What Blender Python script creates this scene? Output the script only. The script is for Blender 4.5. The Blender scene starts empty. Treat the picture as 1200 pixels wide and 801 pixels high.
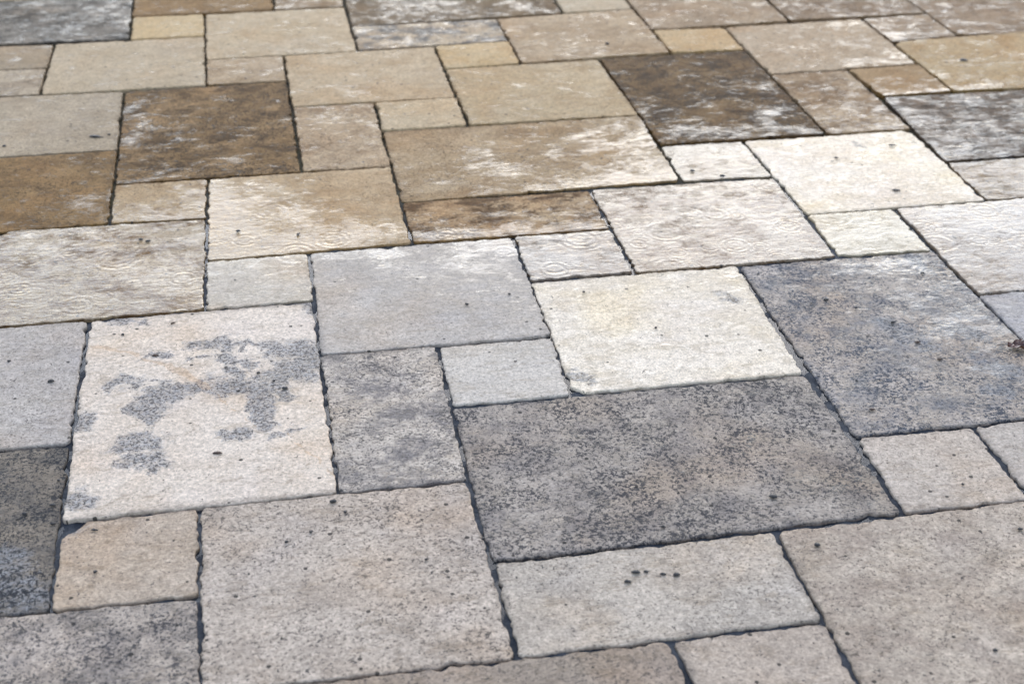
import bpy, bmesh, math, random
from mathutils import Vector, Matrix, noise as mnoise
R = math.radians
random.seed(7)
sc = bpy.context.scene
COL = sc.collection

# ------------------------------------------------------------------ camera
H = 1.29                                   # eye height, metres
F, PITCH, ROLL, TH = 1704.76, R(30.422), R(0.188), R(-10.449)
ct, st = math.cos(TH), math.sin(TH)
cp, sp_ = math.cos(PITCH), math.sin(PITCH)
fwd = Vector((-st*cp, ct*cp, -sp_))
r0 = Vector((ct, st, 0)); u0 = r0.cross(fwd)
cr, sr = math.cos(ROLL), math.sin(ROLL)
right = cr*r0 + sr*u0
up = -sr*r0 + cr*u0
cd = bpy.data.cameras.new('camera')
cam = bpy.data.objects.new('camera', cd); COL.objects.link(cam)
m = Matrix((right, up, -fwd)).transposed().to_4x4()
m.translation = Vector((0, 0, H)); cam.matrix_world = m
cd.sensor_width = 36; cd.lens = F/1200*36
cd.clip_start = .05; cd.clip_end = 2000
cd.dof.use_dof = True; cd.dof.focus_distance = 2.4; cd.dof.aperture_fstop = 4.6
sc.camera = cam

def ground(px, py, z=0):
    """point of the paving seen at a photograph pixel"""
    d = right*((px-600)/F) + up*(-(py-400.5)/F) + fwd
    t = (z-H)/d.z
    return Vector((d.x*t, d.y*t, z))

# ------------------------------------------------------------------ light
SUN_EL, SUN_AZ = R(30), -TH + R(4)        # azimuth clockwise from +Y
w = bpy.data.worlds.new('World'); sc.world = w; w.use_nodes = True
nt = w.node_tree; bg = nt.nodes['Background']
sky = nt.nodes.new('ShaderNodeTexSky'); sky.sky_type = 'NISHITA'
sky.sun_disc = False; sky.sun_elevation = SUN_EL; sky.sun_rotation = SUN_AZ
sky.air_density = 1.0; sky.dust_density = .7; sky.ozone_density = 1.2
hs = nt.nodes.new('ShaderNodeHueSaturation'); hs.inputs['Saturation'].default_value = .72   # thin overcast: a greyer blue
nt.links.new(sky.outputs[0], hs.inputs['Color']); nt.links.new(hs.outputs[0], bg.inputs[0]); bg.inputs[1].default_value = .15
sl = bpy.data.lights.new('sun', 'SUN'); sl.energy = .5; sl.angle = R(64); sl.color = (.94, .97, 1)
so = bpy.data.objects.new('sun', sl); COL.objects.link(so)
sd = Vector((math.sin(SUN_AZ)*math.cos(SUN_EL), math.cos(SUN_AZ)*math.cos(SUN_EL), math.sin(SUN_EL)))
so.rotation_euler = sd.to_track_quat('Z', 'Y').to_euler(); so.location = sd*10
sc.render.engine = 'CYCLES'
sc.cycles.max_bounces = 5; sc.cycles.diffuse_bounces = 2; sc.cycles.glossy_bounces = 2; sc.cycles.transparent_max_bounces = 4
sc.cycles.use_adaptive_sampling = True; sc.cycles.adaptive_threshold = .02
vs = sc.view_settings
vs.view_transform = 'Standard'; vs.look = 'None'; vs.exposure = 1.40; vs.gamma = 1; vs.use_curve_mapping = False

# ------------------------------------------------------------------ helpers
ALB = (.825, .722, .615)                                   # display colour -> albedo
def lin(c, k=(1, 1, 1)):
    o = []
    for v, k_ in zip(c, k):
        v /= 255
        o.append((v/12.92 if v < .04045 else ((v+.055)/1.055)**2.4)*k_)
    return (*o, 1)

class N:
    """small wrapper that strings nodes together"""
    def __init__(s, nt): s.nt = nt
    def put(s, sock, v):
        if v is None: return
        if isinstance(v, bpy.types.NodeSocket): s.nt.links.new(v, sock)
        else: sock.default_value = v
    def math(s, op, a, b=None, c=None, clamp=False):
        n = s.nt.nodes.new('ShaderNodeMath'); n.operation = op; n.use_clamp = clamp
        for i, v in enumerate((a, b, c)): s.put(n.inputs[i], v)
        return n.outputs[0]
    def vm(s, op, a, b=None):
        n = s.nt.nodes.new('ShaderNodeVectorMath'); n.operation = op
        s.put(n.inputs[0], a)
        if b is not None: s.put(n.inputs[3 if op == 'SCALE' else 1], b)
        return n.outputs['Value' if op in ('LENGTH', 'DISTANCE', 'DOT_PRODUCT') else 'Vector']
    def noise(s, vec, scale, detail=3, rough=.55, dist=0, color=False):
        n = s.nt.nodes.new('ShaderNodeTexNoise'); s.put(n.inputs['Vector'], vec)
        n.inputs['Scale'].default_value = scale; n.inputs['Detail'].default_value = detail
        n.inputs['Roughness'].default_value = rough; n.inputs['Distortion'].default_value = dist
        return n.outputs['Color' if color else 'Fac']
    def voro(s, vec, scale, rnd=1.0):
        n = s.nt.nodes.new('ShaderNodeTexVoronoi'); s.put(n.inputs['Vector'], vec)
        n.inputs['Scale'].default_value = scale; n.inputs['Randomness'].default_value = rnd
        n.voronoi_dimensions = '2D'
        return n.outputs['Distance'], n.outputs['Color']
    def ss(s, v, a, b, x=0, y=1):
        n = s.nt.nodes.new('ShaderNodeMapRange'); n.interpolation_type = 'SMOOTHSTEP'
        for i, q in enumerate((v, a, b, x, y)): s.put(n.inputs[i], q)
        return n.outputs[0]
    def mix(s, f, a, b, mode='MIX'):
        n = s.nt.nodes.new('ShaderNodeMix'); n.data_type = 'RGBA'; n.blend_type = mode
        s.put(n.inputs[0], f); s.put(n.inputs[6], a); s.put(n.inputs[7], b)
        return n.outputs[2]
    def sep(s, v):
        n = s.nt.nodes.new('ShaderNodeSeparateXYZ'); s.put(n.inputs[0], v); return n.outputs
    def comb(s, x, y, z=0):
        n = s.nt.nodes.new('ShaderNodeCombineXYZ')
        for i, v in enumerate((x, y, z)): s.put(n.inputs[i], v)
        return n.outputs[0]

# ---- water ripples: rings where drops have landed, plus small wavelets (height in mm-ish)
def make_ripple_group():
    g = bpy.data.node_groups.new('rain_ripples', 'ShaderNodeTree')
    g.interface.new_socket('Height', in_out='OUTPUT', socket_type='NodeSocketFloat')
    n = N(g); geo = g.nodes.new('ShaderNodeNewGeometry'); out = g.nodes.new('NodeGroupOutput')
    P = geo.outputs['Position']
    xyz = n.sep(P); P2 = n.comb(xyz[0], xyz[1])
    warp = n.noise(P2, 16, 0, .5, 0, True)
    Pw = n.vm('ADD', P2, n.vm('SCALE', n.vm('SUBTRACT', warp, (.5, .5, .5)), .006))
    tot = None
    for sc_, off, wl, amp in ((7.5, (0, 0, 0), .0125, 1.0), (11, (3.3, 1.7, 0), .009, .9), (5.5, (1.9, 5.2, 0), .015, .9)):
        d, c = n.voro(n.vm('ADD', Pw, off), sc_)
        dm = n.math('DIVIDE', d, sc_)                      # metres from the drop
        cc = n.sep(c)
        rad = n.math('MULTIPLY_ADD', cc[0], .035*7.5/sc_, .018*7.5/sc_)   # radius of the ring train
        env = n.math('MULTIPLY', n.ss(dm, rad, n.math('MULTIPLY', rad, .55)), n.ss(cc[1], .2, .4))
        env = n.math('MULTIPLY', env, n.math('MULTIPLY_ADD', n.ss(dm, 0.0, n.math('MULTIPLY', rad, .8)), .7, .3))
        wv = n.math('SINE', n.math('MULTIPLY_ADD', dm, 2*math.pi/wl, n.math('MULTIPLY', cc[2], 6.28)))
        h = n.math('MULTIPLY', n.math('MULTIPLY', wv, env), amp*wl/.0145)
        tot = h if tot is None else n.math('ADD', tot, h)
    small = n.noise(n.vm('MULTIPLY', P2, (.55, 1.2, 1)), 75, 2, .65, .8)
    mid = n.noise(n.vm('MULTIPLY', P2, (.6, 1.1, 1)), 26, 1, .5, 1.2)
    tot = n.math('ADD', tot, n.math('MULTIPLY_ADD', n.math('SUBTRACT', small, .5), 1.8, n.math('MULTIPLY', n.math('SUBTRACT', mid, .5), 3)))
    n.put(out.inputs[0], tot)
    return g
RIP = make_ripple_group()

# ---- weathered limestone, shared by every paving stone
def make_stone_group(ripples):
    g = bpy.data.node_groups.new('weathered_stone', 'ShaderNodeTree')
    I = g.interface
    def inp(nm, t, d):
        s_ = I.new_socket(nm, in_out='INPUT', socket_type=t)
        if t != 'NodeSocketShader': s_.default_value = d
    for nm in ('Base', 'Second', 'Dark', 'Blotch'): inp(nm, 'NodeSocketColor', (.4, .4, .4, 1))
    for nm in ('Speck', 'BlotchAmount', 'Wet', 'WetX', 'WetY', 'HalfX', 'HalfY', 'StainMask', 'WetMask', 'Vein', 'Fine'):
        inp(nm, 'NodeSocketFloat', 0.0)
    inp('Seed', 'NodeSocketVector', (0, 0, 0))
    I.new_socket('BSDF', in_out='OUTPUT', socket_type='NodeSocketShader')
    n = N(g); gi = g.nodes.new('NodeGroupInput').outputs; out = g.nodes.new('NodeGroupOutput')
    tc = g.nodes.new('ShaderNodeTexCoord'); P = tc.outputs['Object']
    X = n.sep(P); PS = n.vm('ADD', P, gi['Seed'])
    PA = n.vm('MULTIPLY', PS, (.8, 1.0, 1.0))                      # bedding: marks drawn out sideways
    # base mottling
    big = n.noise(PA, 9, 4, .65, .6)
    c = n.mix(n.ss(big, .34, .68), gi['Base'], gi['Second'])
    bl = n.noise(n.vm('ADD', PA, (4, 2, 1)), 15, 6, .8, .35)
    blm = n.math('MULTIPLY', n.ss(bl, .42, .64), n.math('MULTIPLY', gi['BlotchAmount'], 1.35), clamp=True)
    c = n.mix(blm, c, gi['Blotch'])
    # hue drift: faint pink/ochre clouds
    hue = n.noise(PS, 5, 3, .5, .4)
    c = n.mix(n.ss(hue, .45, .75, 0, .30), c, (.52, .40, .27, 1), 'OVERLAY')
    c = n.mix(n.ss(n.noise(n.vm('ADD', PS, (9, 9, 3)), 7, 3, .5, .4), .5, .75, 0, .18), c, (.44, .47, .56, 1), 'OVERLAY')
    # dark specks, clustered
    clus = n.noise(n.vm('ADD', PS, (2, 7, 4)), 11, 4, .6, .5)
    s1 = n.noise(PS, 190, 2, .75, .2)
    s2 = n.noise(n.vm('ADD', PS, (6, 6, 0)), 80, 4, .8, .3)
    loc = n.math('MULTIPLY', gi['Speck'], n.ss(clus, .34, .66, .60, 1.2))
    loc = n.math('MAXIMUM', loc, n.math('MULTIPLY', gi['StainMask'], .85))
    th1 = n.math('MULTIPLY_ADD', loc, -.155, .64)
    m1 = n.ss(s1, th1, n.math('ADD', th1, .075))
    th2 = n.math('MULTIPLY_ADD', loc, -.14, .66)
    m2 = n.ss(s2, th2, n.math('ADD', th2, .07))
    s3 = n.noise(n.vm('ADD', PS, (3, 8, 1)), 120, 2, .6, 1.2)          # scattered crumbs and open pores of uneven size
    cl3 = n.noise(n.vm('ADD', PS, (7, 3, 5)), 18, 3, .7, .6)
    th3 = n.math('MULTIPLY_ADD', n.math('MULTIPLY', gi['Speck'], n.ss(cl3, .42, .66, .15, 1.0)), -.12, .70)
    m3 = n.ss(s3, th3, n.math('ADD', th3, .035))
    sm = n.math('MAXIMUM', m1, m2)
    sm = n.math('MULTIPLY', sm, n.math('MULTIPLY_ADD', loc, .45, .5, clamp=True))
    gr2 = n.noise(PS, 110, 3, .75)
    # stains with a shape of their own
    c = n.mix(n.math('MULTIPLY', gi['StainMask'], n.ss(gr2, .32, .62, .30, .80)), c, (.25, .242, .238, 1))
    c = n.mix(n.math('MULTIPLY', gi['Vein'], .38), c, (.50, .31, .17, 1))
    c = n.mix(sm, c, gi['Dark'])
    c = n.mix(n.math('MULTIPLY', m3, .8), c, (.045, .042, .042, 1))
    # grain
    gr = n.noise(PS, 260, 1, .7)
    k = n.math('MULTIPLY_ADD', n.math('SUBTRACT', gr, .5), 1.0, 1.0)
    k = n.math('MULTIPLY', k, n.math('MULTIPLY_ADD', n.math('SUBTRACT', gr2, .5), 1.1, 1.0))
    c = n.mix(1.0, c, n.comb(k, k, k), 'MULTIPLY')
    # grime and moss towards the edges of the slab
    ex = n.math('SUBTRACT', gi['HalfX'], n.math('ABSOLUTE', X[0]))
    ey = n.math('SUBTRACT', gi['HalfY'], n.math('ABSOLUTE', X[1]))
    ed = n.math('MINIMUM', ex, ey)
    en = n.noise(PS, 38, 4, .65)
    edge = n.ss(n.math('MULTIPLY_ADD', n.math('SUBTRACT', en, .5), -.035, ed), .012, -.002)
    c = n.mix(n.math('MULTIPLY', edge, .38), c, gi['Dark'])
    # pits
    pd, pc = n.voro(n.vm('ADD', PS, (1, 3, 0)), 52)
    pcs = n.sep(pc)
    pr = n.math('MULTIPLY', n.ss(pcs[0], .93, 1.0), .17)
    pit = n.math('LESS_THAN', n.math('MULTIPLY_ADD', n.math('SUBTRACT', gr2, .5), .1, pd), pr)
    c = n.mix(n.math('MULTIPLY', pit, .85), c, (.022, .02, .018, 1))
    # how much water lies on it
    u = n.math('DIVIDE', X[0], gi['HalfX']); v = n.math('DIVIDE', X[1], gi['HalfY'])
    w0 = n.math('ADD', n.math('MULTIPLY_ADD', gi['WetX'], u, gi['Wet']), n.math('MULTIPLY', gi['WetY'], v))
    wn = n.noise(n.vm('ADD', PA, (5, 1, 8)), 14, 4, .65, 1.0)
    wn2 = n.noise(n.vm('MULTIPLY', n.vm('ADD', PS, (5, 1, 8)), (.45, 1, 1)), 48, 4, .75, .8)
    wv = n.math('ADD', w0, n.math('MULTIPLY_ADD', n.math('SUBTRACT', wn, .5), 1.7, n.math('MULTIPLY', n.math('SUBTRACT', wn2, .5), 2.3)))
    wv = n.math('ADD', wv, n.math('MULTIPLY', gi['WetMask'], .36))
    wn3 = n.noise(n.vm('MULTIPLY', n.vm('ADD', PS, (2, 6, 8)), (.4, 1, 1)), 130, 2, .7, .6)
    wv = n.math('ADD', wv, n.math('MULTIPLY', n.math('SUBTRACT', wn3, .5), 1.2))
    W = n.ss(wv, .22, 1.15)
    damp = n.ss(wv, .05, .60)
    # wet stone is darker and a little richer
    ds = g.nodes.new('ShaderNodeHueSaturation'); ds.inputs['Saturation'].default_value = 1.25; ds.inputs['Value'].default_value = .62
    n.put(ds.inputs['Color'], c)
    c = n.mix(n.math('MULTIPLY', damp, .9), c, ds.outputs[0])
    # relief
    b = g.nodes.new('ShaderNodeBump'); b.inputs['Distance'].default_value = .0013; b.inputs['Strength'].default_value = .65
    hgt = n.math('ADD', n.math('MULTIPLY', gr2, .8), n.math('MULTIPLY', n.noise(PA, 30, 4, .6), 1.4))
    hgt = n.math('SUBTRACT', hgt, n.math('MULTIPLY_ADD', m3, .7, n.math('MULTIPLY', sm, .35)))
    hgt = n.math('SUBTRACT', hgt, n.math('MULTIPLY', pit, 1.3))
    n.put(b.inputs['Height'], hgt)
    rg = g.nodes.new('ShaderNodeGroup'); rg.node_tree = RIP
    b2 = g.nodes.new('ShaderNodeBump'); b2.inputs['Distance'].default_value = .00045; b2.inputs['Strength'].default_value = 1
    n.put(b2.inputs['Height'], n.math('ADD', rg.outputs[0], n.math('MULTIPLY', wv, 1.5)))
    if not ripples: b2 = b
    p = g.nodes.new('ShaderNodeBsdfPrincipled')
    n.put(p.inputs['Base Color'], c)
    n.put(p.inputs['Roughness'], n.ss(damp, 0, 1, .85, .55))
    p.inputs['Specular IOR Level'].default_value = .15
    n.put(p.inputs['Normal'], b.outputs[0])
    n.put(p.inputs['Coat Weight'], n.math('MAXIMUM', n.math('MULTIPLY', W, .80), n.math('MULTIPLY', damp, .05)))
    p.inputs['Coat IOR'].default_value = 1.34
    n.put(p.inputs['Coat Roughness'], n.ss(W, 0, 1, .35, .05))
    n.put(p.inputs['Coat Normal'], b2.outputs[0])
    n.put(out.inputs[0], p.outputs[0])
    return g
SG = make_stone_group(True); SG_DRY = make_stone_group(False)

def capsule_mask(n, P, caps, nz, lo=.05, hi=.40):
    """1 inside any of the capsules (ax, ay, bx, by, r), edges broken by noise"""
    tot = None
    for ax, ay, bx, by, r in caps:
        a = Vector((ax, ay, 0)); ab = Vector((bx-ax, by-ay, 0)); l2 = max(ab.length_squared, 1e-8)
        t = n.math('DIVIDE', n.vm('DOT_PRODUCT', n.vm('SUBTRACT', P, a), ab), l2, clamp=True)
        q = n.vm('ADD', n.vm('SCALE', ab[:], t), a[:]) if False else None
        sc_ = n.nt.nodes.new('ShaderNodeVectorMath'); sc_.operation = 'SCALE'
        sc_.inputs[0].default_value = ab; n.put(sc_.inputs[3], t)
        d = n.vm('DISTANCE', P, n.vm('ADD', sc_.outputs[0], a))
        v = n.math('SUBTRACT', 1.0, n.math('DIVIDE', d, r))       # 1 at the core, 0 at the rim
        tot = v if tot is None else n.math('MAXIMUM', tot, v)
    return n.ss(n.math('ADD', tot, nz), lo, hi)

def stone_material(base, second, dark, speck, blotch, wet, hx, hy, seed, stain=(), wets=(), vein=(), flat=False):
    mt = bpy.data.materials.new('limestone'); mt.use_nodes = True
    nt = mt.node_tree; nt.nodes.remove(nt.nodes['Principled BSDF'])
    g = nt.nodes.new('ShaderNodeGroup'); g.node_tree = SG if wet[0] > .14 or wets else SG_DRY
    i = g.inputs
    i['Base'].default_value = lin(base, ALB); i['Second'].default_value = lin(second, ALB)
    i['Dark'].default_value = lin(dark, ALB); i['Blotch'].default_value = lin(blotch[0], ALB)
    i['Speck'].default_value = speck; i['BlotchAmount'].default_value = blotch[1]
    i['Wet'].default_value, i['WetX'].default_value, i['WetY'].default_value = wet
    i['HalfX'].default_value = hx; i['HalfY'].default_value = hy
    i['Seed'].default_value = seed
    nt.links.new(g.outputs[0], nt.nodes['Material Output'].inputs[0])
    n = N(nt)
    if stain or wets or vein:
        tc = nt.nodes.new('ShaderNodeTexCoord'); xyz = n.sep(tc.outputs['Object']); P = n.comb(xyz[0], xyz[1])
        nz = n.math('MULTIPLY', n.math('SUBTRACT', n.noise(n.vm('ADD', tc.outputs['Object'], seed), 30, 6, .78, .6), .5), 2.6)
        if stain:
            ws = n.vm('ADD', P, n.vm('SCALE', n.vm('SUBTRACT', n.noise(n.vm('ADD', P, seed), 24, 4, .7, .5, True), (.5, .5, .5)), .085))
            n.put(i['StainMask'], capsule_mask(n, ws, stain, nz, -.12, .62))
        if wets: n.put(i['WetMask'], capsule_mask(n, P, wets, nz, -.4, 1.1))
        if vein:
            wp = n.vm('ADD', P, n.vm('SCALE', n.vm('SUBTRACT', n.noise(P, 22, 3, .6, 0, True), (.5, .5, .5)), .035))
            n.put(i['Vein'], capsule_mask(n, wp, vein, n.math('MULTIPLY', nz, .3)))
    return mt

# ---- one slab: irregular worn outline, rounded arris, sides going down into the bed
def slab(corners, half_joint, rnd, chips=(), fine=.0065, thick=.03):
    """corners: 4 local points counter-clockwise of the joint centre lines"""
    pts = []
    n4 = len(corners)
    cen = sum(corners, Vector((0, 0)))/4
    P = []
    for k in range(4):                                   # inset by half a joint, different per side
        P.append(corners[k])
    insets = [half_joint*rnd.uniform(.75, 1.25) for _ in range(4)]
    def line(k):
        a, b = P[k], P[(k+1) % 4]; d = (b-a).normalized(); nn = Vector((-d.y, d.x))
        return a+nn*insets[k], d
    cs = []
    for k in range(4):
        a, d = line((k-1) % 4); b, e = line(k)
        t = ((b-a).x*e.y-(b-a).y*e.x)/(d.x*e.y-d.y*e.x)
        cs.append(a+d*t)
    loop = []
    off = Vector((rnd.uniform(0, 90), rnd.uniform(0, 90), rnd.uniform(0, 90)))
    for k in range(4):
        a, b = cs[k], cs[(k+1) % 4]
        L_ = (b-a).length; m_ = max(2, round(L_/fine)); d = (b-a)/L_; nn = Vector((-d.y, d.x))
        for q in range(m_):
            s_ = q/m_
            p = a.lerp(b, s_)
            e = min(s_, 1-s_)*L_
            cr_ = .0055*rnd.uniform(.9, 1.1)
            if e < cr_ and q == 0: p = p+(cen-p).normalized()*cr_*.55      # knocked corner
            v3 = Vector((p.x*26, p.y*26, k*3))+off
            wob = mnoise.noise(v3)*.0030 + mnoise.noise(v3*3.1)*.0030 + mnoise.noise(v3*8)*.0020*(.3+abs(mnoise.noise(v3*.6+Vector((9, 2, 1))))*3)
            bite = max(0, mnoise.noise(v3*1.9+Vector((31, 5, 2)))-.34)*.016
            p = p+nn*(wob+bite)
            for (ck, cr2) in chips:
                dd = (p-cs[ck]).length
                if dd < cr2: p = p+(cen-cs[ck]).normalized()*(cr2-dd)*.75
            loop.append(p)
    bm = bmesh.new()
    def ring(inset, z, jz=0):
        out = []
        mm = len(loop)
        for i_, p in enumerate(loop):
            a, b = loop[i_-1], loop[(i_+1) % mm]
            d = (b-a).normalized(); nn = Vector((-d.y, d.x))
            q = p+nn*inset
            out.append(bm.verts.new((q.x, q.y, z+(mnoise.noise(Vector((p.x*60, p.y*60, 7))+off)*jz))))
        return out
    rings = [ring(-.001, -thick), ring(0, -.0028, .0024), ring(.0004, -.0008, .0009), ring(.0013, -.0001, .0002), ring(.0035, 0)]
    mm = len(loop)
    for r1, r2 in zip(rings, rings[1:]):
        for i_ in range(mm):
            f = bm.faces.new((r1[i_], r1[(i_+1) % mm], r2[(i_+1) % mm], r2[i_])); f.smooth = True
    top = bm.faces.new(rings[-1]); top.smooth = True
    me = bpy.data.meshes.new('paving_stone'); bm.to_mesh(me); bm.free()
    return me

def tag(o, label=None, cat=None, group=None, kind=None):
    if label: o['label'] = label
    if cat: o['category'] = cat
    if group: o['group'] = group
    if kind: o['kind'] = kind

# ------------------------------------------------------------------ the setting: ground sheet, joint bed, standing water
def simple_mesh(name, verts, faces, mat, smooth=False):
    me = bpy.data.meshes.new(name); me.from_pydata(verts, [], faces)
    if smooth: me.shade_smooth()
    me.materials.append(mat); o = bpy.data.objects.new(name, me); COL.objects.link(o); return o

def bed_material():
    mt = bpy.data.materials.new('gritty_joint_mortar'); mt.use_nodes = True
    nt = mt.node_tree; n = N(nt); p = nt.nodes['Principled BSDF']
    tc = nt.nodes.new('ShaderNodeTexCoord'); P = tc.outputs['Object']
    a = n.noise(P, 22, 5, .7); b_ = n.noise(P, 260, 3, .7); far = n.sep(P)[1]
    moss = n.ss(n.math('MULTIPLY_ADD', n.math('SUBTRACT', n.noise(P, 4, 3), .5), 1.2, far), 2.45, 2.95)
    c = n.mix(n.ss(a, .35, .65), (.022, .026, .034, 1), (.070, .074, .082, 1))
    c = n.mix(moss, c, n.mix(n.ss(a, .4, .6), (.016, .012, .006, 1), (.045, .036, .014, 1)))
    k = n.math('MULTIPLY_ADD', n.math('SUBTRACT', b_, .5), 1.3, 1.0)
    c = n.mix(1.0, c, n.comb(k, k, k), 'MULTIPLY')
    n.put(p.inputs['Base Color'], c); p.inputs['Roughness'].default_value = .8; p.inputs['Specular IOR Level'].default_value = .15
    b = nt.nodes.new('ShaderNodeBump'); b.inputs['Distance'].default_value = .002; n.put(b.inputs['Height'], b_); n.put(p.inputs['Normal'], b.outputs[0])
    return mt
def water_material():
    mt = bpy.data.materials.new('rain_water'); mt.use_nodes = True
    nt = mt.node_tree; n = N(nt); nt.nodes.remove(nt.nodes['Principled BSDF'])
    g = nt.nodes.new('ShaderNodeBsdfGlossy'); g.inputs['Roughness'].default_value = .14
    t = nt.nodes.new('ShaderNodeBsdfTransparent'); t.inputs[0].default_value = (.88, .92, .95, 1)
    fr = nt.nodes.new('ShaderNodeFresnel'); fr.inputs[0].default_value = 1.34
    tc = nt.nodes.new('ShaderNodeTexCoord')
    b = nt.nodes.new('ShaderNodeBump'); b.inputs['Distance'].default_value = .0004; n.put(b.inputs['Height'], n.noise(tc.outputs['Object'], 60, 1))
    for x in (g, fr): n.put(x.inputs['Normal'], b.outputs[0])
    mx = nt.nodes.new('ShaderNodeMixShader'); n.put(mx.inputs[0], fr.outputs[0]); n.put(mx.inputs[1], t.outputs[0]); n.put(mx.inputs[2], g.outputs[0])
    nt.links.new(mx.outputs[0], nt.nodes['Material Output'].inputs[0])
    return mt
def ground_material():
    mt = bpy.data.materials.new('distant_paving'); mt.use_nodes = True
    nt = mt.node_tree; n = N(nt); p = nt.nodes['Principled BSDF']
    tc = nt.nodes.new('ShaderNodeTexCoord'); P = tc.outputs['Object']
    br = nt.nodes.new('ShaderNodeTexBrick'); n.put(br.inputs['Vector'], P)
    br.inputs['Scale'].default_value = 1; br.inputs['Brick Width'].default_value = .6; br.inputs['Row Height'].default_value = .4
    br.inputs['Mortar Size'].default_value = .009
    br.inputs['Color1'].default_value = (.36, .32, .26, 1); br.inputs['Color2'].default_value = (.22, .19, .15, 1); br.inputs['Mortar'].default_value = (.04, .036, .03, 1)
    k = n.math('MULTIPLY_ADD', n.math('SUBTRACT', n.noise(P, 8, 6, .7), .5), 1.2, 1.0)
    n.put(p.inputs['Base Color'], n.mix(1.0, br.outputs[0], n.comb(k, k, k), 'MULTIPLY')); p.inputs['Roughness'].default_value = .85; p.inputs['Specular IOR Level'].default_value = .15
    return mt

GX0, GY0, UX, UY = -.25903*H, 1.07029*H, .156821*H, .152926*H
def gx(i): return GX0+UX*i
def gy(j): return GY0+UY*j
# slabs laid beyond the frame (module cells); the visible ones are in STONES
I0, I1, J0, J1 = -6, 17, -5, 19

# pavement = bed under the joints, irregular so that water stands in the low spots
BM_MAT = bed_material()
x0, x1, y0, y1 = gx(I0), gx(I1), gy(J0), gy(J1)
step = .0125
nx, ny = int((x1-x0)/step), int((y1-y0)/step)
V = []
for j in range(ny+1):
    for i in range(nx+1):
        x = x0+(x1-x0)*i/nx; y = y0+(y1-y0)*j/ny
        wet_band = max(0, 1-abs(y-2.15)/.95)
        z = -.0048 - .0012*wet_band + mnoise.noise(Vector((x*9, y*9, 1)))*.0026 + mnoise.noise(Vector((x*30, y*30, 5)))*.0036
        z -= .005*min(1, max(0, (y-2.8)*3))
        V.append((x, y, min(z, -.0018)))
Fc = [(j*(nx+1)+i, j*(nx+1)+i+1, (j+1)*(nx+1)+i+1, (j+1)*(nx+1)+i) for j in range(ny) for i in range(nx)]
pavement = simple_mesh('pavement', V, Fc, BM_MAT, True)
tag(pavement, 'old limestone paving laid in a mixed size pattern, wet with rain', kind='structure')
water = simple_mesh('rain_water', [(x0, y0, -.0056), (x1, y0, -.0056), (x1, gy(7), -.0056), (x0, gy(7), -.0056)], [(0, 1, 2, 3)], water_material())
tag(water, 'rain water standing in the joints between the paving stones', kind='structure')
GZ = -.001
gr = simple_mesh('ground', [(-300, -300, GZ), (300, -300, GZ), (300, 300, GZ), (-300, 300, GZ), (x0, y0, GZ), (x1, y0, GZ), (x1, y1, GZ), (x0, y1, GZ)],
    [(0, 1, 5, 4), (1, 2, 6, 5), (2, 3, 7, 6), (3, 0, 4, 7)], ground_material())
tag(gr, 'paved ground running on beyond the stones', kind='structure')

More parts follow.
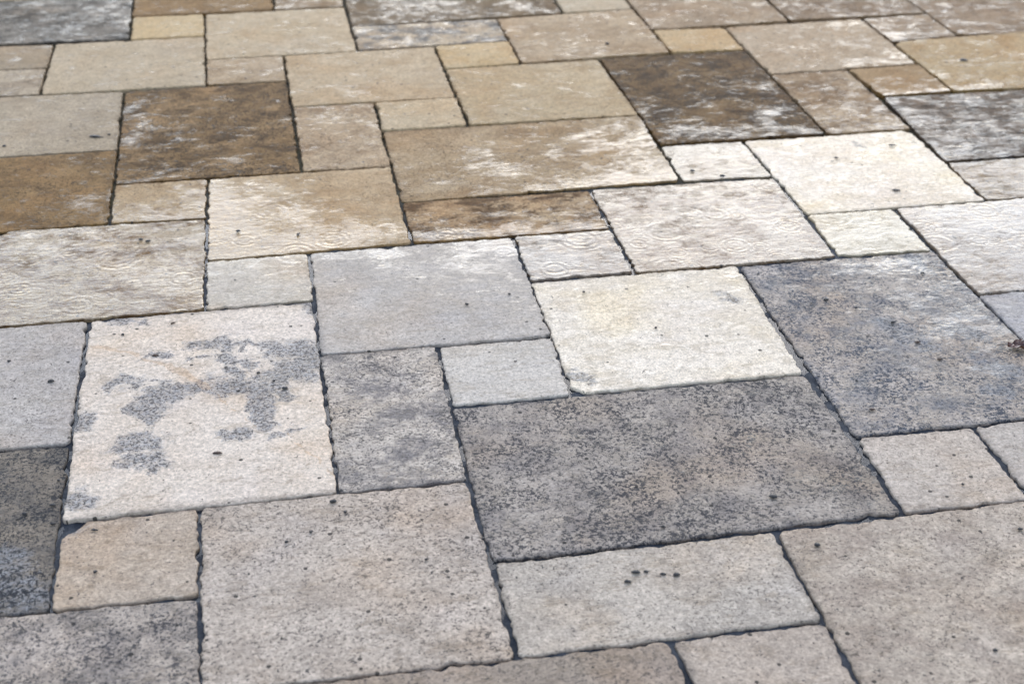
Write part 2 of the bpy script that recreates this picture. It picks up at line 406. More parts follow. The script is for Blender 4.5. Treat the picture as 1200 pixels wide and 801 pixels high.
# ------------------------------------------------------------------ the stones
# (module cells), corner points, base, second, speck colour, speck amount, (blotch, amount), (wet, across, away), label
STONES = [
((0, 2, 2, 5), [(-0.336, 1.7659), (0.0642, 1.7664), (0.0659, 2.3722), (-0.3348, 2.3691)],
  (222, 213, 203), (232, 225, 217), (92, 90, 92), 0.12, ((120, 120, 128), 0), (0.0, 0, 0), 'large cream stone with cloudy blue grey stains and a fine orange vein'),
((3, 1, 6, 3), [(0.2606, 1.5689), (0.873, 1.5736), (0.8669, 1.9694), (0.2614, 1.9722)],
  (172, 167, 162), (188, 183, 178), (62, 64, 72), 0.82, ((120, 118, 122), 0.45), (0.12, 0.1, 0), 'largest dark grey stone, wide and densely speckled'),
((3, 3, 4, 4), [(0.2629, 1.9722), (0.4654, 1.9724), (0.4728, 2.1668), (0.2672, 2.1692)],
  (208, 206, 203), (216, 213, 208), (110, 108, 110), 0.14, ((190, 180, 165), 0.1), (0.1, 0, 0.1), 'small pale stone above the left end of the wide dark grey stone'),
((4, 3, 6, 5), [(0.4654, 1.9726), (0.866, 1.9694), (0.8788, 2.3698), (0.4716, 2.3726)],
  (244, 238, 226), (252, 247, 238), (130, 122, 112), 0.08, ((206, 194, 170), 0.15), (0.12, 0.05, 0.2), 'off white stone with yellow and blue grey smudges above the wide dark stone'),
((6, 2, 8, 5), [(0.8775, 1.7736), (1.2843, 1.7752), (1.2783, 2.3627), (0.8788, 2.3696)],
  (182, 176, 171), (198, 192, 187), (66, 76, 92), 0.8, ((118, 124, 136), 0.6), (0.27, 0.12, 0.05), 'big blue grey wet stone on the right, blotched with dark water marks'),
((2, 2, 3, 4), [(0.0642, 1.766), (0.2594, 1.766), (0.2672, 2.17), (0.0634, 2.1729)],
  (204, 198, 191), (218, 212, 205), (84, 84, 88), 0.7, ((138, 136, 138), 0.75), (0.08, 0, 0.05), 'upright grey mottled stone beside the stained cream stone'),
((2, 4, 4, 6), [(0.0636, 2.1729), (0.4734, 2.1668), (0.4746, 2.5693), (0.069, 2.5688)],
  (196, 193, 190), (206, 203, 200), (120, 118, 122), 0.18, ((185, 178, 170), 0.2), (0.3, 0.1, 0.25), 'pale grey stone in the middle with brown wet marks at its top corner'),
((0, 1, 1, 2), [(-0.3346, 1.5707), (-0.1382, 1.5677), (-0.1383, 1.7699), (-0.3357, 1.7659)],
  (190, 179, 167), (200, 190, 178), (110, 102, 98), 0.34, ((170, 155, 138), 0.3), (0.0, 0, 0), 'small beige stone with a chipped top left corner'),
((1, 0, 3, 2), [(-0.138, 1.3807), (0.2622, 1.3722), (0.2597, 1.766), (-0.1383, 1.7697)],
  (198, 190, 182), (210, 202, 194), (92, 88, 86), 0.58, ((172, 164, 156), 0.5), (0.0, 0, 0), 'large pale square stone at the bottom, finely pitted'),
((-2, 1, 0, 3), [(-0.7387, 1.5779), (-0.3346, 1.5707), (-0.3371, 1.9717), (-0.7387, 1.9725)],
  (136, 130, 122), (152, 145, 135), (48, 52, 60), 0.88, ((82, 84, 88), 0.5), (0.05, -0.1, 0), 'dark charcoal stone at the left edge'),
((-2, 3, 0, 5), [(-0.7387, 1.9725), (-0.3371, 1.9717), (-0.3348, 2.3688), (-0.7387, 2.367)],
  (190, 187, 186), (200, 197, 194), (98, 96, 98), 0.36, ((165, 160, 155), 0.2), (0.12, 0, 0.1), 'pale grey stone left of the stained cream stone'),
((-1, -1, 1, 1), [(-0.5364, 1.1834), (-0.1318, 1.1834), (-0.1381, 1.5677), (-0.5364, 1.5779)],
  (178, 172, 166), (196, 188, 180), (66, 68, 76), 0.8, ((125, 122, 122), 0.6), (0.0, 0, 0), 'grey speckled stone in the bottom left corner'),
((3, 0, 5, 1), [(0.2622, 1.3724), (0.6735, 1.3712), (0.6724, 1.5675), (0.261, 1.5689)],
  (196, 191, 184), (206, 200, 192), (90, 86, 84), 0.42, ((170, 165, 160), 0.45), (0.0, 0, 0), 'wide pale stone directly below the wide dark grey stone'),
((1, -2, 4, 0), [(-0.1318, 0.9861), (0.4751, 0.9861), (0.4627, 1.3723), (-0.1318, 1.3807)],
  (160, 152, 143), (174, 164, 155), (84, 82, 84), 0.45, ((140, 132, 128), 0.3), (0.0, 0, 0), 'brownish grey stone cut off by the bottom of the picture'),
((4, -1, 5, 0), [(0.4751, 1.1834), (0.6774, 1.1834), (0.6739, 1.3712), (0.4627, 1.3722)],
  (186, 177, 168), (196, 187, 178), (90, 86, 86), 0.34, ((165, 158, 152), 0.2), (0.0, 0, 0), 'small pale stone at the bottom beside the big right hand corner stone'),
((5, -2, 8, 1), [(0.6774, 0.9861), (1.2843, 0.9861), (1.2843, 1.5779), (0.6724, 1.5686)],
  (188, 180, 170), (204, 195, 184), (96, 90, 86), 0.45, ((156, 145, 137), 0.45), (0.0, 0, 0), 'very large beige stone filling the bottom right corner'),
((6, 1, 7, 2), [(0.873, 1.5736), (1.0736, 1.5714), (1.0751, 1.7712), (0.8788, 1.7736)],
  (202, 194, 186), (210, 203, 195), (98, 94, 94), 0.3, ((178, 170, 163), 0.4), (0.05, 0, 0), 'small pale stone below the blue grey wet stone'),
((7, 1, 9, 2), [(1.0736, 1.5779), (1.4866, 1.5779), (1.4866, 1.7752), (1.0751, 1.7723)],
  (198, 193, 188), (206, 200, 195), (104, 100, 100), 0.25, ((180, 172, 165), 0.2), (0.05, 0, 0), None),
((8, 2, 10, 4), [(1.2843, 1.7752), (1.6889, 1.7752), (1.6889, 2.1698), (1.2798, 2.1791)],
  (190, 190, 194), (202, 202, 206), (96, 98, 108), 0.32, ((160, 165, 176), 0.3), (0.3, 0, 0.1), None),
((8, 4, 10, 6), [(1.2794, 2.1791), (1.6889, 2.1698), (1.6889, 2.5643), (1.2784, 2.5618)],
  (188, 182, 176), (204, 200, 198), (96, 86, 80), 0.4, ((150, 130, 106), 0.6), (1.05, 0.05, 0.1), 'bluish white rain covered stone at the right edge'),
((7, 5, 8, 6), [(1.0821, 2.3711), (1.2781, 2.3627), (1.2784, 2.5626), (1.0882, 2.5648)],
  (214, 208, 192), (224, 220, 206), (140, 132, 120), 0.08, ((195, 180, 150), 0.2), (0.95, 0, 0), 'small cream stone with raindrop rings above the blue grey stone'),
((5, 5, 7, 7), [(0.6763, 2.3731), (1.0821, 2.3723), (1.087, 2.757), (0.677, 2.7635)],
  (186, 175, 160), (206, 198, 188), (84, 66, 44), 0.5, ((118, 90, 58), 0.95), (1.0, 0.1, -0.2), 'stone covered by a water film full of raindrop rings'),
((4, 5, 5, 6), [(0.4717, 2.3726), (0.6763, 2.3735), (0.6766, 2.5658), (0.4746, 2.5683)],
  (152, 148, 146), (190, 188, 186), (84, 70, 56), 0.5, ((118, 94, 66), 0.8), (0.95, 0, -0.1), 'small wet blue white stone left of the ringed stone'),
((3, 6, 5, 7), [(0.2723, 2.5725), (0.6767, 2.5658), (0.677, 2.7624), (0.273, 2.7665)],
  (164, 136, 102), (196, 174, 142), (84, 66, 46), 0.5, ((96, 72, 44), 0.95), (0.3, 0, -0.4), 'narrow brown stained stone with a wet lower edge'),
((1, 5, 2, 6), [(-0.1311, 2.3704), (0.0667, 2.3722), (0.069, 2.5679), (-0.1294, 2.5661)],
  (212, 206, 198), (222, 218, 210), (130, 122, 112), 0.1, ((190, 176, 150), 0.2), (0.45, 0, 0.1), 'small cream stone above the stained cream stone'),
((1, 6, 3, 8), [(-0.1288, 2.5661), (0.2723, 2.5722), (0.2738, 2.9583), (-0.1234, 2.9622)],
  (192, 170, 138), (204, 186, 158), (98, 82, 62), 0.35, ((150, 124, 90), 0.4), (0.5, -0.5, -0.45), 'tan stone half covered by a pale water film'),
((-1, 5, 1, 7), [(-0.5364, 2.3682), (-0.1311, 2.37), (-0.1271, 2.7591), (-0.5364, 2.7744)],
  (188, 174, 152), (208, 197, 180), (84, 66, 44), 0.5, ((120, 92, 56), 0.95), (0.88, -0.1, -0.2), 'large rain rippled stone of white and tan at the left'),
((0, 7, 1, 8), [(-0.321, 2.7684), (-0.1262, 2.7591), (-0.1234, 2.9625), (-0.3209, 2.9646)],
  (184, 162, 130), (204, 186, 158), (90, 72, 52), 0.4, ((138, 110, 76), 0.5), (0.5, 0.15, -0.4), 'small mottled tan stone below the dark brown stone'),
((-2, 7, 0, 9), [(-0.7387, 2.7616), (-0.321, 2.7702), (-0.3224, 3.1553), (-0.7387, 3.1561)],
  (142, 116, 78), (158, 132, 94), (66, 52, 34), 0.6, ((104, 82, 54), 0.5), (0.06, 0.1, -0.15), 'brown damp stone at the left edge'),
((-2, 9, 0, 11), [(-0.7387, 3.1561), (-0.3229, 3.1553), (-0.3262, 3.5306), (-0.7387, 3.5507)],
  (178, 166, 146), (192, 180, 160), (90, 78, 62), 0.42, ((140, 126, 106), 0.3), (0.1, 0, 0), 'pale greyish stone above the brown stone at the left edge'),
((0, 8, 2, 11), [(-0.321, 2.9646), (0.0787, 2.963), (0.0746, 3.535), (-0.3262, 3.5292)],
  (134, 109, 74), (164, 137, 100), (56, 44, 30), 0.7, ((92, 72, 46), 0.8), (0.08, -0.12, -0.1), 'large dark brown stone at the upper left'),
((2, 8, 3, 10), [(0.0787, 2.9627), (0.274, 2.9583), (0.2755, 3.3502), (0.0761, 3.3542)],
  (182, 160, 132), (200, 182, 156), (96, 78, 58), 0.45, ((130, 106, 78), 0.5), (0.22, 0, 0.05), 'small brown mottled stone right of the dark brown stone'),
((3, 7, 6, 9), [(0.2732, 2.7665), (0.8811, 2.7715), (0.891, 3.1572), (0.2746, 3.1648)],
  (172, 150, 118), (194, 176, 148), (92, 76, 56), 0.5, ((134, 112, 84), 0.4), (0.28, 0.25, -0.2), 'widest tan stone, wet along its right end'),
((3, 9, 4, 10), [(0.2748, 3.1648), (0.4797, 3.1634), (0.4783, 3.3491), (0.2755, 3.3493)],
  (200, 184, 156), (206, 192, 166), (120, 102, 80), 0.2, ((170, 150, 120), 0.3), (0.08, 0, 0), 'small cream stone above the widest tan stone'),
((2, 10, 4, 12), [(0.0757, 3.3542), (0.4778, 3.3491), (0.4744, 3.7337), (0.0731, 3.7287)],
  (194, 176, 148), (204, 188, 162), (116, 98, 74), 0.22, ((168, 146, 114), 0.4), (0.1, 0, 0), 'smooth tan stone at the upper centre left'),
((4, 9, 6, 11), [(0.4797, 3.1628), (0.8913, 3.1572), (0.8854, 3.5602), (0.4764, 3.5529)],
  (188, 170, 138), (200, 184, 156), (116, 98, 74), 0.22, ((168, 144, 110), 0.4), (0.12, 0, 0), 'smooth tan stone at the upper centre'),
((4, 11, 5, 12), [(0.4759, 3.5529), (0.68, 3.5612), (0.6788, 3.7409), (0.4744, 3.7352)],
  (202, 180, 144), (208, 190, 156), (130, 106, 70), 0.15, ((186, 156, 106), 0.4), (0.05, 0, 0), 'small ochre yellow stone at the upper centre'),
((1, 11, 2, 12), [(-0.1259, 3.5383), (0.0742, 3.535), (0.0731, 3.7287), (-0.1269, 3.7289)],
  (186, 166, 138), (204, 188, 164), (100, 84, 64), 0.35, ((140, 118, 90), 0.5), (0.15, 0, 0), 'small mottled stone above the dark brown stone'),
((1, 12, 3, 14), [(-0.1272, 3.7289), (0.2706, 3.7297), (0.267, 4.1187), (-0.1295, 4.1149)],
  (198, 182, 154), (208, 194, 170), (116, 98, 76), 0.22, ((172, 150, 118), 0.4), (0.1, 0, 0), None),
((-1, 11, 1, 13), [(-0.5279, 3.5414), (-0.1259, 3.5372), (-0.1282, 3.9188), (-0.5248, 3.9227)],
  (192, 178, 154), (204, 190, 166), (112, 98, 78), 0.25, ((166, 150, 124), 0.3), (0.1, 0, 0), None),
((-3, 12, -1, 13), [(-0.941, 3.748), (-0.5261, 3.7347), (-0.5248, 3.9236), (-0.941, 3.9452)],
  (168, 154, 132), (180, 166, 144), (92, 80, 64), 0.35, ((140, 124, 100), 0.3), (0.1, 0, 0), None),
((-2, 11, -1, 12), [(-0.7387, 3.5507), (-0.5279, 3.5422), (-0.5265, 3.7347), (-0.7387, 3.748)],
  (170, 156, 136), (196, 184, 164), (92, 80, 64), 0.4, ((128, 114, 96), 0.5), (0.15, 0, 0), None),
((0, 13, 1, 14), [(-0.3298, 3.9233), (-0.1286, 3.9188), (-0.1295, 4.1156), (-0.3312, 4.1239)],
  (206, 184, 144), (210, 192, 158), (130, 108, 76), 0.15, ((186, 160, 116), 0.3), (0.1, 0, 0), 'small yellowish stone near the top left'),
((-2, 13, 0, 15), [(-0.7387, 3.9452), (-0.3298, 3.9237), (-0.3329, 4.3398), (-0.7387, 4.3398)],
  (128, 124, 116), (166, 160, 150), (52, 50, 46), 0.6, ((74, 70, 64), 0.8), (0.3, 0.1, 0), 'wet grey stone in the top left corner'),
((0, 14, 2, 16), [(-0.3318, 4.1239), (0.0654, 4.1196), (0.0705, 4.5371), (-0.3341, 4.5371)],
  (150, 124, 86), (166, 140, 102), (80, 62, 40), 0.35, ((120, 96, 64), 0.4), (0.05, 0, 0), None),
((2, 14, 3, 15), [(0.0654, 4.1199), (0.2664, 4.1187), (0.2728, 4.3398), (0.0705, 4.3398)],
  (160, 140, 112), (190, 174, 148), (86, 70, 50), 0.4, ((120, 98, 72), 0.4), (0.3, 0, 0), None),
((3, 13, 6, 15), [(0.2685, 3.9355), (0.873, 3.9499), (0.8797, 4.3398), (0.2728, 4.3398)],
  (126, 108, 82), (142, 124, 98), (72, 60, 44), 0.4, ((94, 82, 66), 0.6), (0.2, 0, -0.05), 'brown and grey damp stone at the top centre'),
((3, 12, 5, 13), [(0.2706, 3.7307), (0.6785, 3.7409), (0.6774, 3.9347), (0.2691, 3.9355)],
  (194, 176, 150), (206, 192, 170), (92, 88, 84), 0.4, ((122, 120, 116), 0.85), (0.3, 0, 0), 'narrow stone marbled cream and grey near the top'),
((5, 11, 7, 13), [(0.68, 3.5624), (1.0856, 3.571), (1.0791, 3.9538), (0.6774, 3.9368)],
  (184, 164, 136), (198, 180, 154), (104, 86, 66), 0.32, ((150, 128, 100), 0.5), (0.15, 0, 0), None),
((6, 13, 7, 14), [(0.873, 3.952), (1.0781, 3.9538), (1.082, 4.1425), (0.8797, 4.1425)],
  (196, 182, 158), (206, 194, 172), (120, 104, 82), 0.2, ((172, 154, 128), 0.3), (0.15, 0, 0), None),
((7, 12, 9, 14), [(1.0819, 3.7624), (1.4868, 3.7747), (1.4866, 4.1425), (1.082, 4.1425)],
  (170, 150, 126), (186, 168, 144), (98, 82, 62), 0.36, ((140, 120, 94), 0.5), (0.2, 0, 0), None),
((7, 11, 8, 12), [(1.0856, 3.5713), (1.2869, 3.5613), (1.2865, 3.7498), (1.0829, 3.7624)],
  (196, 174, 138), (204, 184, 150), (126, 102, 68), 0.18, ((184, 152, 104), 0.4), (0.1, 0, -0.1), 'small ochre stone above the darkest brown stone'),
((6, 8, 8, 11), [(0.8866, 2.9668), (1.2888, 2.968), (1.2871, 3.5613), (0.8854, 3.5608)],
  (114, 91, 60), (138, 114, 80), (44, 32, 20), 0.7, ((70, 53, 32), 0.8), (0.1, 0.05, -0.15), 'darkest brown stone at the upper right'),
((8, 10, 10, 12), [(1.2876, 3.3672), (1.6965, 3.3786), (1.6939, 3.7612), (1.2865, 3.751)],
  (188, 170, 146), (198, 182, 160), (112, 94, 72), 0.24, ((164, 142, 114), 0.4), (0.2, 0.05, 0), 'smooth beige stone at the upper right'),
((8, 8, 9, 10), [(1.2888, 2.9675), (1.4954, 2.9614), (1.4975, 3.3682), (1.2877, 3.3672)],
  (156, 132, 102), (198, 180, 154), (82, 64, 46), 0.45, ((110, 88, 62), 0.6), (0.32, 0.1, -0.15), 'small brown and cream mottled stone above the white stone'),
((9, 9, 10, 10), [(1.5094, 3.1715), (1.6979, 3.176), (1.6969, 3.3786), (1.4975, 3.3695)],
  (170, 144, 108), (180, 156, 122), (96, 76, 52), 0.3, ((140, 114, 80), 0.4), (0.2, 0, -0.35), None),
((9, 12, 11, 14), [(1.4868, 3.7763), (1.8977, 3.7747), (1.8912, 4.1425), (1.4866, 4.1425)],
  (144, 124, 100), (168, 148, 124), (78, 64, 48), 0.45, ((112, 94, 74), 0.5), (0.32, 0, 0), None),
((10, 11, 11, 12), [(1.695, 3.5562), (1.8983, 3.5754), (1.8979, 3.7747), (1.6939, 3.7597)],
  (160, 140, 116), (182, 164, 140), (84, 70, 52), 0.4, ((126, 106, 84), 0.5), (0.4, -0.1, 0), None),
((11, 11, 13, 14), [(1.8983, 3.5799), (2.2958, 3.5507), (2.2958, 4.1425), (1.8912, 4.1425)],
  (150, 130, 106), (172, 152, 128), (82, 66, 50), 0.4, ((118, 98, 76), 0.5), (0.3, 0, 0), None),
((10, 9, 12, 11), [(1.6979, 3.1773), (2.0935, 3.1561), (2.0935, 3.5818), (1.6954, 3.5562)],
  (186, 164, 128), (198, 180, 148), (110, 88, 60), 0.28, ((166, 134, 88), 0.5), (0.2, 0, -0.15), 'large ochre stone at the top right'),
((9, 7, 12, 9), [(1.4871, 2.7658), (2.0935, 2.7616), (2.0935, 3.1561), (1.5079, 3.1715)],
  (112, 98, 84), (136, 120, 104), (38, 32, 26), 0.5, ((56, 46, 36), 0.7), (0.45, -0.2, -0.12), 'dark brown stone under a rippling bluish water film at the right edge'),
((9, 6, 11, 7), [(1.4865, 2.5612), (1.8912, 2.5643), (1.8912, 2.7616), (1.4869, 2.7658)],
  (150, 128, 102), (190, 174, 150), (76, 64, 50), 0.4, ((110, 92, 68), 0.5), (0.9, -0.1, 0), None),
((7, 6, 9, 8), [(1.0889, 2.5648), (1.4865, 2.5596), (1.491, 2.9614), (1.0843, 2.9654)],
  (266, 257, 244), (272, 266, 256), (150, 140, 120), 0.06, ((218, 200, 160), 0.25), (0.5, 0, 0.05), 'brightest white stone at the right'),
((6, 7, 7, 8), [(0.8811, 2.7698), (1.0863, 2.757), (1.0843, 2.9653), (0.8851, 2.9668)],
  (176, 164, 146), (198, 190, 176), (90, 80, 66), 0.35, ((140, 124, 100), 0.4), (1.0, 0, 0), 'small wet stone left of the white stone'),
((-3, 5, -1, 7), [(-0.941, 2.367), (-0.5364, 2.367), (-0.5364, 2.775), (-0.941, 2.7616)],
  (184, 166, 140), (204, 190, 168), (96, 80, 60), 0.35, ((148, 122, 88), 0.5), (0.7, 0, 0), None),
]
def pxl(c, lst):
    """pixel capsules (px,py,qx,qy,radius_m) -> slab coordinates"""
    o = []
    for a in lst:
        g0 = ground(a[0], a[1]); g1 = ground(a[2], a[3])
        o.append((g0.x-c.x, g0.y-c.y, g1.x-c.x, g1.y-c.y, a[4]))
    return o
STAIN = {(0, 2, 2, 5): [(232, 404, 262, 400, 0.025), (262, 398, 266, 418, 0.020), (240, 418, 226, 420, 0.013), (320, 408, 372, 410, 0.036), (372, 418, 345, 432, 0.052), (350, 430, 318, 452, 0.040), (318, 455, 250, 452, 0.038),
            (300, 462, 308, 482, 0.027), (335, 466, 322, 462, 0.016), (250, 452, 190, 455, 0.025), (205, 458, 165, 478, 0.034), (180, 482, 168, 486, 0.029), (140, 450, 152, 446, 0.025), (132, 458, 152, 455, 0.015), (292, 400, 285, 412, 0.011),
            (145, 522, 175, 518, 0.031), (150, 540, 180, 534, 0.029), (195, 545, 178, 548, 0.016), (104, 490, 100, 500, 0.016), (84, 582, 98, 590, 0.025), (130, 376, 170, 377, 0.016),
            (355, 356, 366, 362, 0.016), (165, 420, 200, 412, 0.013), (328, 510, 345, 502, 0.016), (270, 425, 300, 430, 0.016), (265, 512, 285, 508, 0.016), (150, 452, 192, 453, .016), (262, 420, 285, 448, .016), (275, 400, 322, 408, .014), (352, 440, 372, 440, .022), (182, 490, 165, 515, .012), (300, 485, 312, 500, .016)],
         (4, 3, 6, 5): [(845, 345, 862, 352, .020), (678, 438, 690, 446, .018)],
         (-2, 1, 0, 3): [(0, 690, 30, 700, .05), (0, 660, 8, 668, .04)],
         (6, 2, 8, 5): [(1040, 380, 1085, 405, .03), (1150, 425, 1195, 440, .035), (1060, 295, 1080, 310, .014), (1110, 380, 1150, 395, .02), (1150, 455, 1185, 462, .016)],
         (0, 1, 1, 2): [(74, 618, 84, 621, .020)],  # dark spot at the chipped corner: wet stain with the chip's shadow painted in
         (7, 6, 9, 8): [(1004, 168, 1014, 171, .010), (1041, 171, 1049, 171, .006), (1072, 167, 1080, 164, .010)]}
WETS = {(4, 3, 6, 5): [(850, 340, 870, 370, .05), (885, 375, 900, 400, .04), (690, 425, 715, 440, .05), (870, 320, 850, 325, .04), (780, 400, 800, 410, .03)],
        (2, 4, 4, 6): [(545, 285, 590, 290, .06), (550, 300, 560, 325, .03), (380, 300, 450, 295, .04)],
        (1, 6, 3, 8): [(262, 225, 262, 290, .09), (330, 290, 460, 275, .06)],
        (3, 7, 6, 9): [(780, 205, 640, 222, .05), (670, 160, 690, 158, .04), (760, 150, 740, 170, .04), (560, 190, 600, 200, .05)],
        (6, 8, 8, 11): [(800, 150, 860, 155, .07), (880, 100, 890, 100, .05), (930, 150, 960, 156, .04), (745, 130, 760, 120, .04), (900, 130, 900, 145, .04)],
        (3, 6, 5, 7): [(500, 276, 700, 264, .03)],
        (8, 10, 10, 12): [(1000, 75, 1060, 72, .04), (980, 28, 1010, 28, .04), (1040, 60, 1050, 65, .04)],
        (3, 13, 6, 15): [(470, 10, 520, 5, .12), (600, 5, 620, 8, .05)],
        (0, 8, 2, 11): [(150, 130, 165, 150, .04), (260, 190, 280, 185, .03), (150, 165, 160, 160, .03)],
        (10, 9, 12, 11): [(1060, 48, 1100, 55, .04), (1125, 105, 1160, 100, .05)],
        (9, 9, 10, 10): [(1040, 112, 1110, 106, .025)],
        (6, 2, 8, 5): [(1000, 320, 1090, 310, .08), (1100, 350, 1150, 400, .10)],
        (0, 2, 2, 5): [(245, 410, 240, 412, .02), (345, 435, 320, 455, .04)]}
VEIN = {(0, 2, 2, 5): [(108, 405, 150, 413, .006), (150, 413, 200, 428, .007), (200, 428, 243, 455, .010), (335, 505, 360, 530, .004), (360, 530, 392, 556, .004), (243, 455, 300, 500, .003)]}
CHIPS = {(0, 1, 1, 2): [(3, .034)], (4, 3, 6, 5): [(0, .022)], (2, 4, 4, 6): [(1, .01)], (5, -2, 8, 1): [(3, .008)], (7, 6, 9, 8): [(2, .02)], (10, 9, 12, 11): [(3, .02)], (-1, 5, 1, 7): [(3, .02)]}
occ = set()
rnd = random.Random(11)
for idx, (cells, cs, base, second, dark, speck, blotch, wet, label) in enumerate(STONES):
    for i in range(cells[0], cells[2]):
        for j in range(cells[1], cells[3]): occ.add((i, j))
    cx = sum(c[0] for c in cs)/4; cy = sum(c[1] for c in cs)/4
    C = Vector((cx, cy))
    me = slab([Vector(c)-C for c in cs], .0033, rnd, CHIPS.get(cells, ()))
    hx = (cells[2]-cells[0])*UX/2; hy = (cells[3]-cells[1])*UY/2
    seed = (rnd.uniform(0, 40), rnd.uniform(0, 40), rnd.uniform(0, 40))
    me.materials.append(stone_material(base, second, dark, speck, blotch, wet, hx, hy, seed,
        pxl(C, STAIN.get(cells, ())), pxl(C, WETS.get(cells, ())), pxl(C, VEIN.get(cells, ()))))
    o = bpy.data.objects.new('paving_stone', me); COL.objects.link(o)
    o.parent = pavement
    o.location = (cx, cy, rnd.uniform(-.0009, .0009))
    o.rotation_euler = (rnd.uniform(-1, 1)*.0035, rnd.uniform(-1, 1)*.0035, 0)
    if label: o['label'] = label
# beyond the frame: the same pattern carried on with shared materials
pool = []
for k in range(6):
    b = [(184, 168, 144), (196, 180, 152), (150, 132, 106), (190, 182, 174), (160, 150, 140), (206, 196, 180)][k]
    pool.append(stone_material(b, tuple(min(255, int(v*1.07)) for v in b), tuple(int(v*.5) for v in b), .35, (tuple(int(v*.78) for v in b), .4), (.12, 0, 0), 1.5, 1.5, (k*7.3, k*3.1, 2)))
sizes = [(3, 2), (2, 3), (2, 2), (2, 2), (2, 1), (1, 2), (1, 1)]
for j in range(J0, J1):
    for i in range(I0, I1):
        if (i, j) in occ: continue
        opts = [s_ for s_ in sizes if all((i+a, j+b) not in occ and i+a < I1 and j+b < J1 for a in range(s_[0]) for b in range(s_[1]))]
        s_ = rnd.choice(opts[:4]) if opts else (1, 1)
        for a in range(s_[0]):
            for b in range(s_[1]): occ.add((i+a, j+b))
        c4 = [Vector((gx(i), gy(j))), Vector((gx(i+s_[0]), gy(j))), Vector((gx(i+s_[0]), gy(j+s_[1]))), Vector((gx(i), gy(j+s_[1])))]
        C = sum(c4, Vector((0, 0)))/4
        me = slab([c-C for c in c4], .0043, rnd, (), .04)
        me.materials.append(rnd.choice(pool))
        o = bpy.data.objects.new('paving_stone', me); COL.objects.link(o); o.parent = pavement
        o.location = (C.x, C.y, rnd.uniform(-.001, .001))

# ------------------------------------------------------------------ small things lying on the stones
def debris_material(name, c1, c2, rough=.7, coat=.05):
    mt = bpy.data.materials.new(name); mt.use_nodes = True
    nt = mt.node_tree; n = N(nt); p = nt.nodes['Principled BSDF']
    tc = nt.nodes.new('ShaderNodeTexCoord')
    n.put(p.inputs['Base Color'], n.mix(n.ss(n.noise(tc.outputs['Object'], 180, 3, .7), .35, .65), (*c1, 1), (*c2, 1)))
    p.inputs['Roughness'].default_value = rough; p.inputs['Coat Weight'].default_value = coat
    return mt
M_DARK = debris_material('wet_bark', (.012, .011, .011), (.045, .038, .034))
M_BROWN = debris_material('brown_husk', (.035, .018, .010), (.09, .05, .03))
M_LEAF = debris_material('dead_leaf', (.05, .016, .009), (.16, .07, .045), .5, .4)
TOP = .0012

def chip_mesh(name, L_, W_, T_, rnd, bend=.2):
    """a small flake or bud: tapered, lumpy, slightly bent lens"""
    bm = bmesh.new(); rows = []
    ns, nr = 7, 8
    off = Vector((rnd.uniform(0, 50), rnd.uniform(0, 50), 0))
    for i in range(ns):
        t = i/(ns-1); x = (t-.5)*L_
        prof = (math.sin(math.pi*(.06+.88*t**(.8+.4*rnd.random()*.5))))**.6
        cy = math.sin(t*math.pi)*bend*W_
        row = []
        for k in range(nr):
            a = 2*math.pi*k/nr
            q = 1+.6*mnoise.noise(Vector((x*300, k*.9, 1))+off)
            row.append(bm.verts.new((x, cy+math.cos(a)*W_/2*prof*q, T_/2+math.sin(a)*T_/2*prof*q)))
        rows.append(row)
    for r1, r2 in zip(rows, rows[1:]):
        for k in range(nr): bm.faces.new((r1[k], r1[(k+1) % nr], r2[(k+1) % nr], r2[k]))
    bm.faces.new(rows[0][::-1]); bm.faces.new(rows[-1])
    for f in bm.faces: f.smooth = True
    me = bpy.data.meshes.new(name); bm.to_mesh(me); bm.free(); return me

rd = random.Random(5)
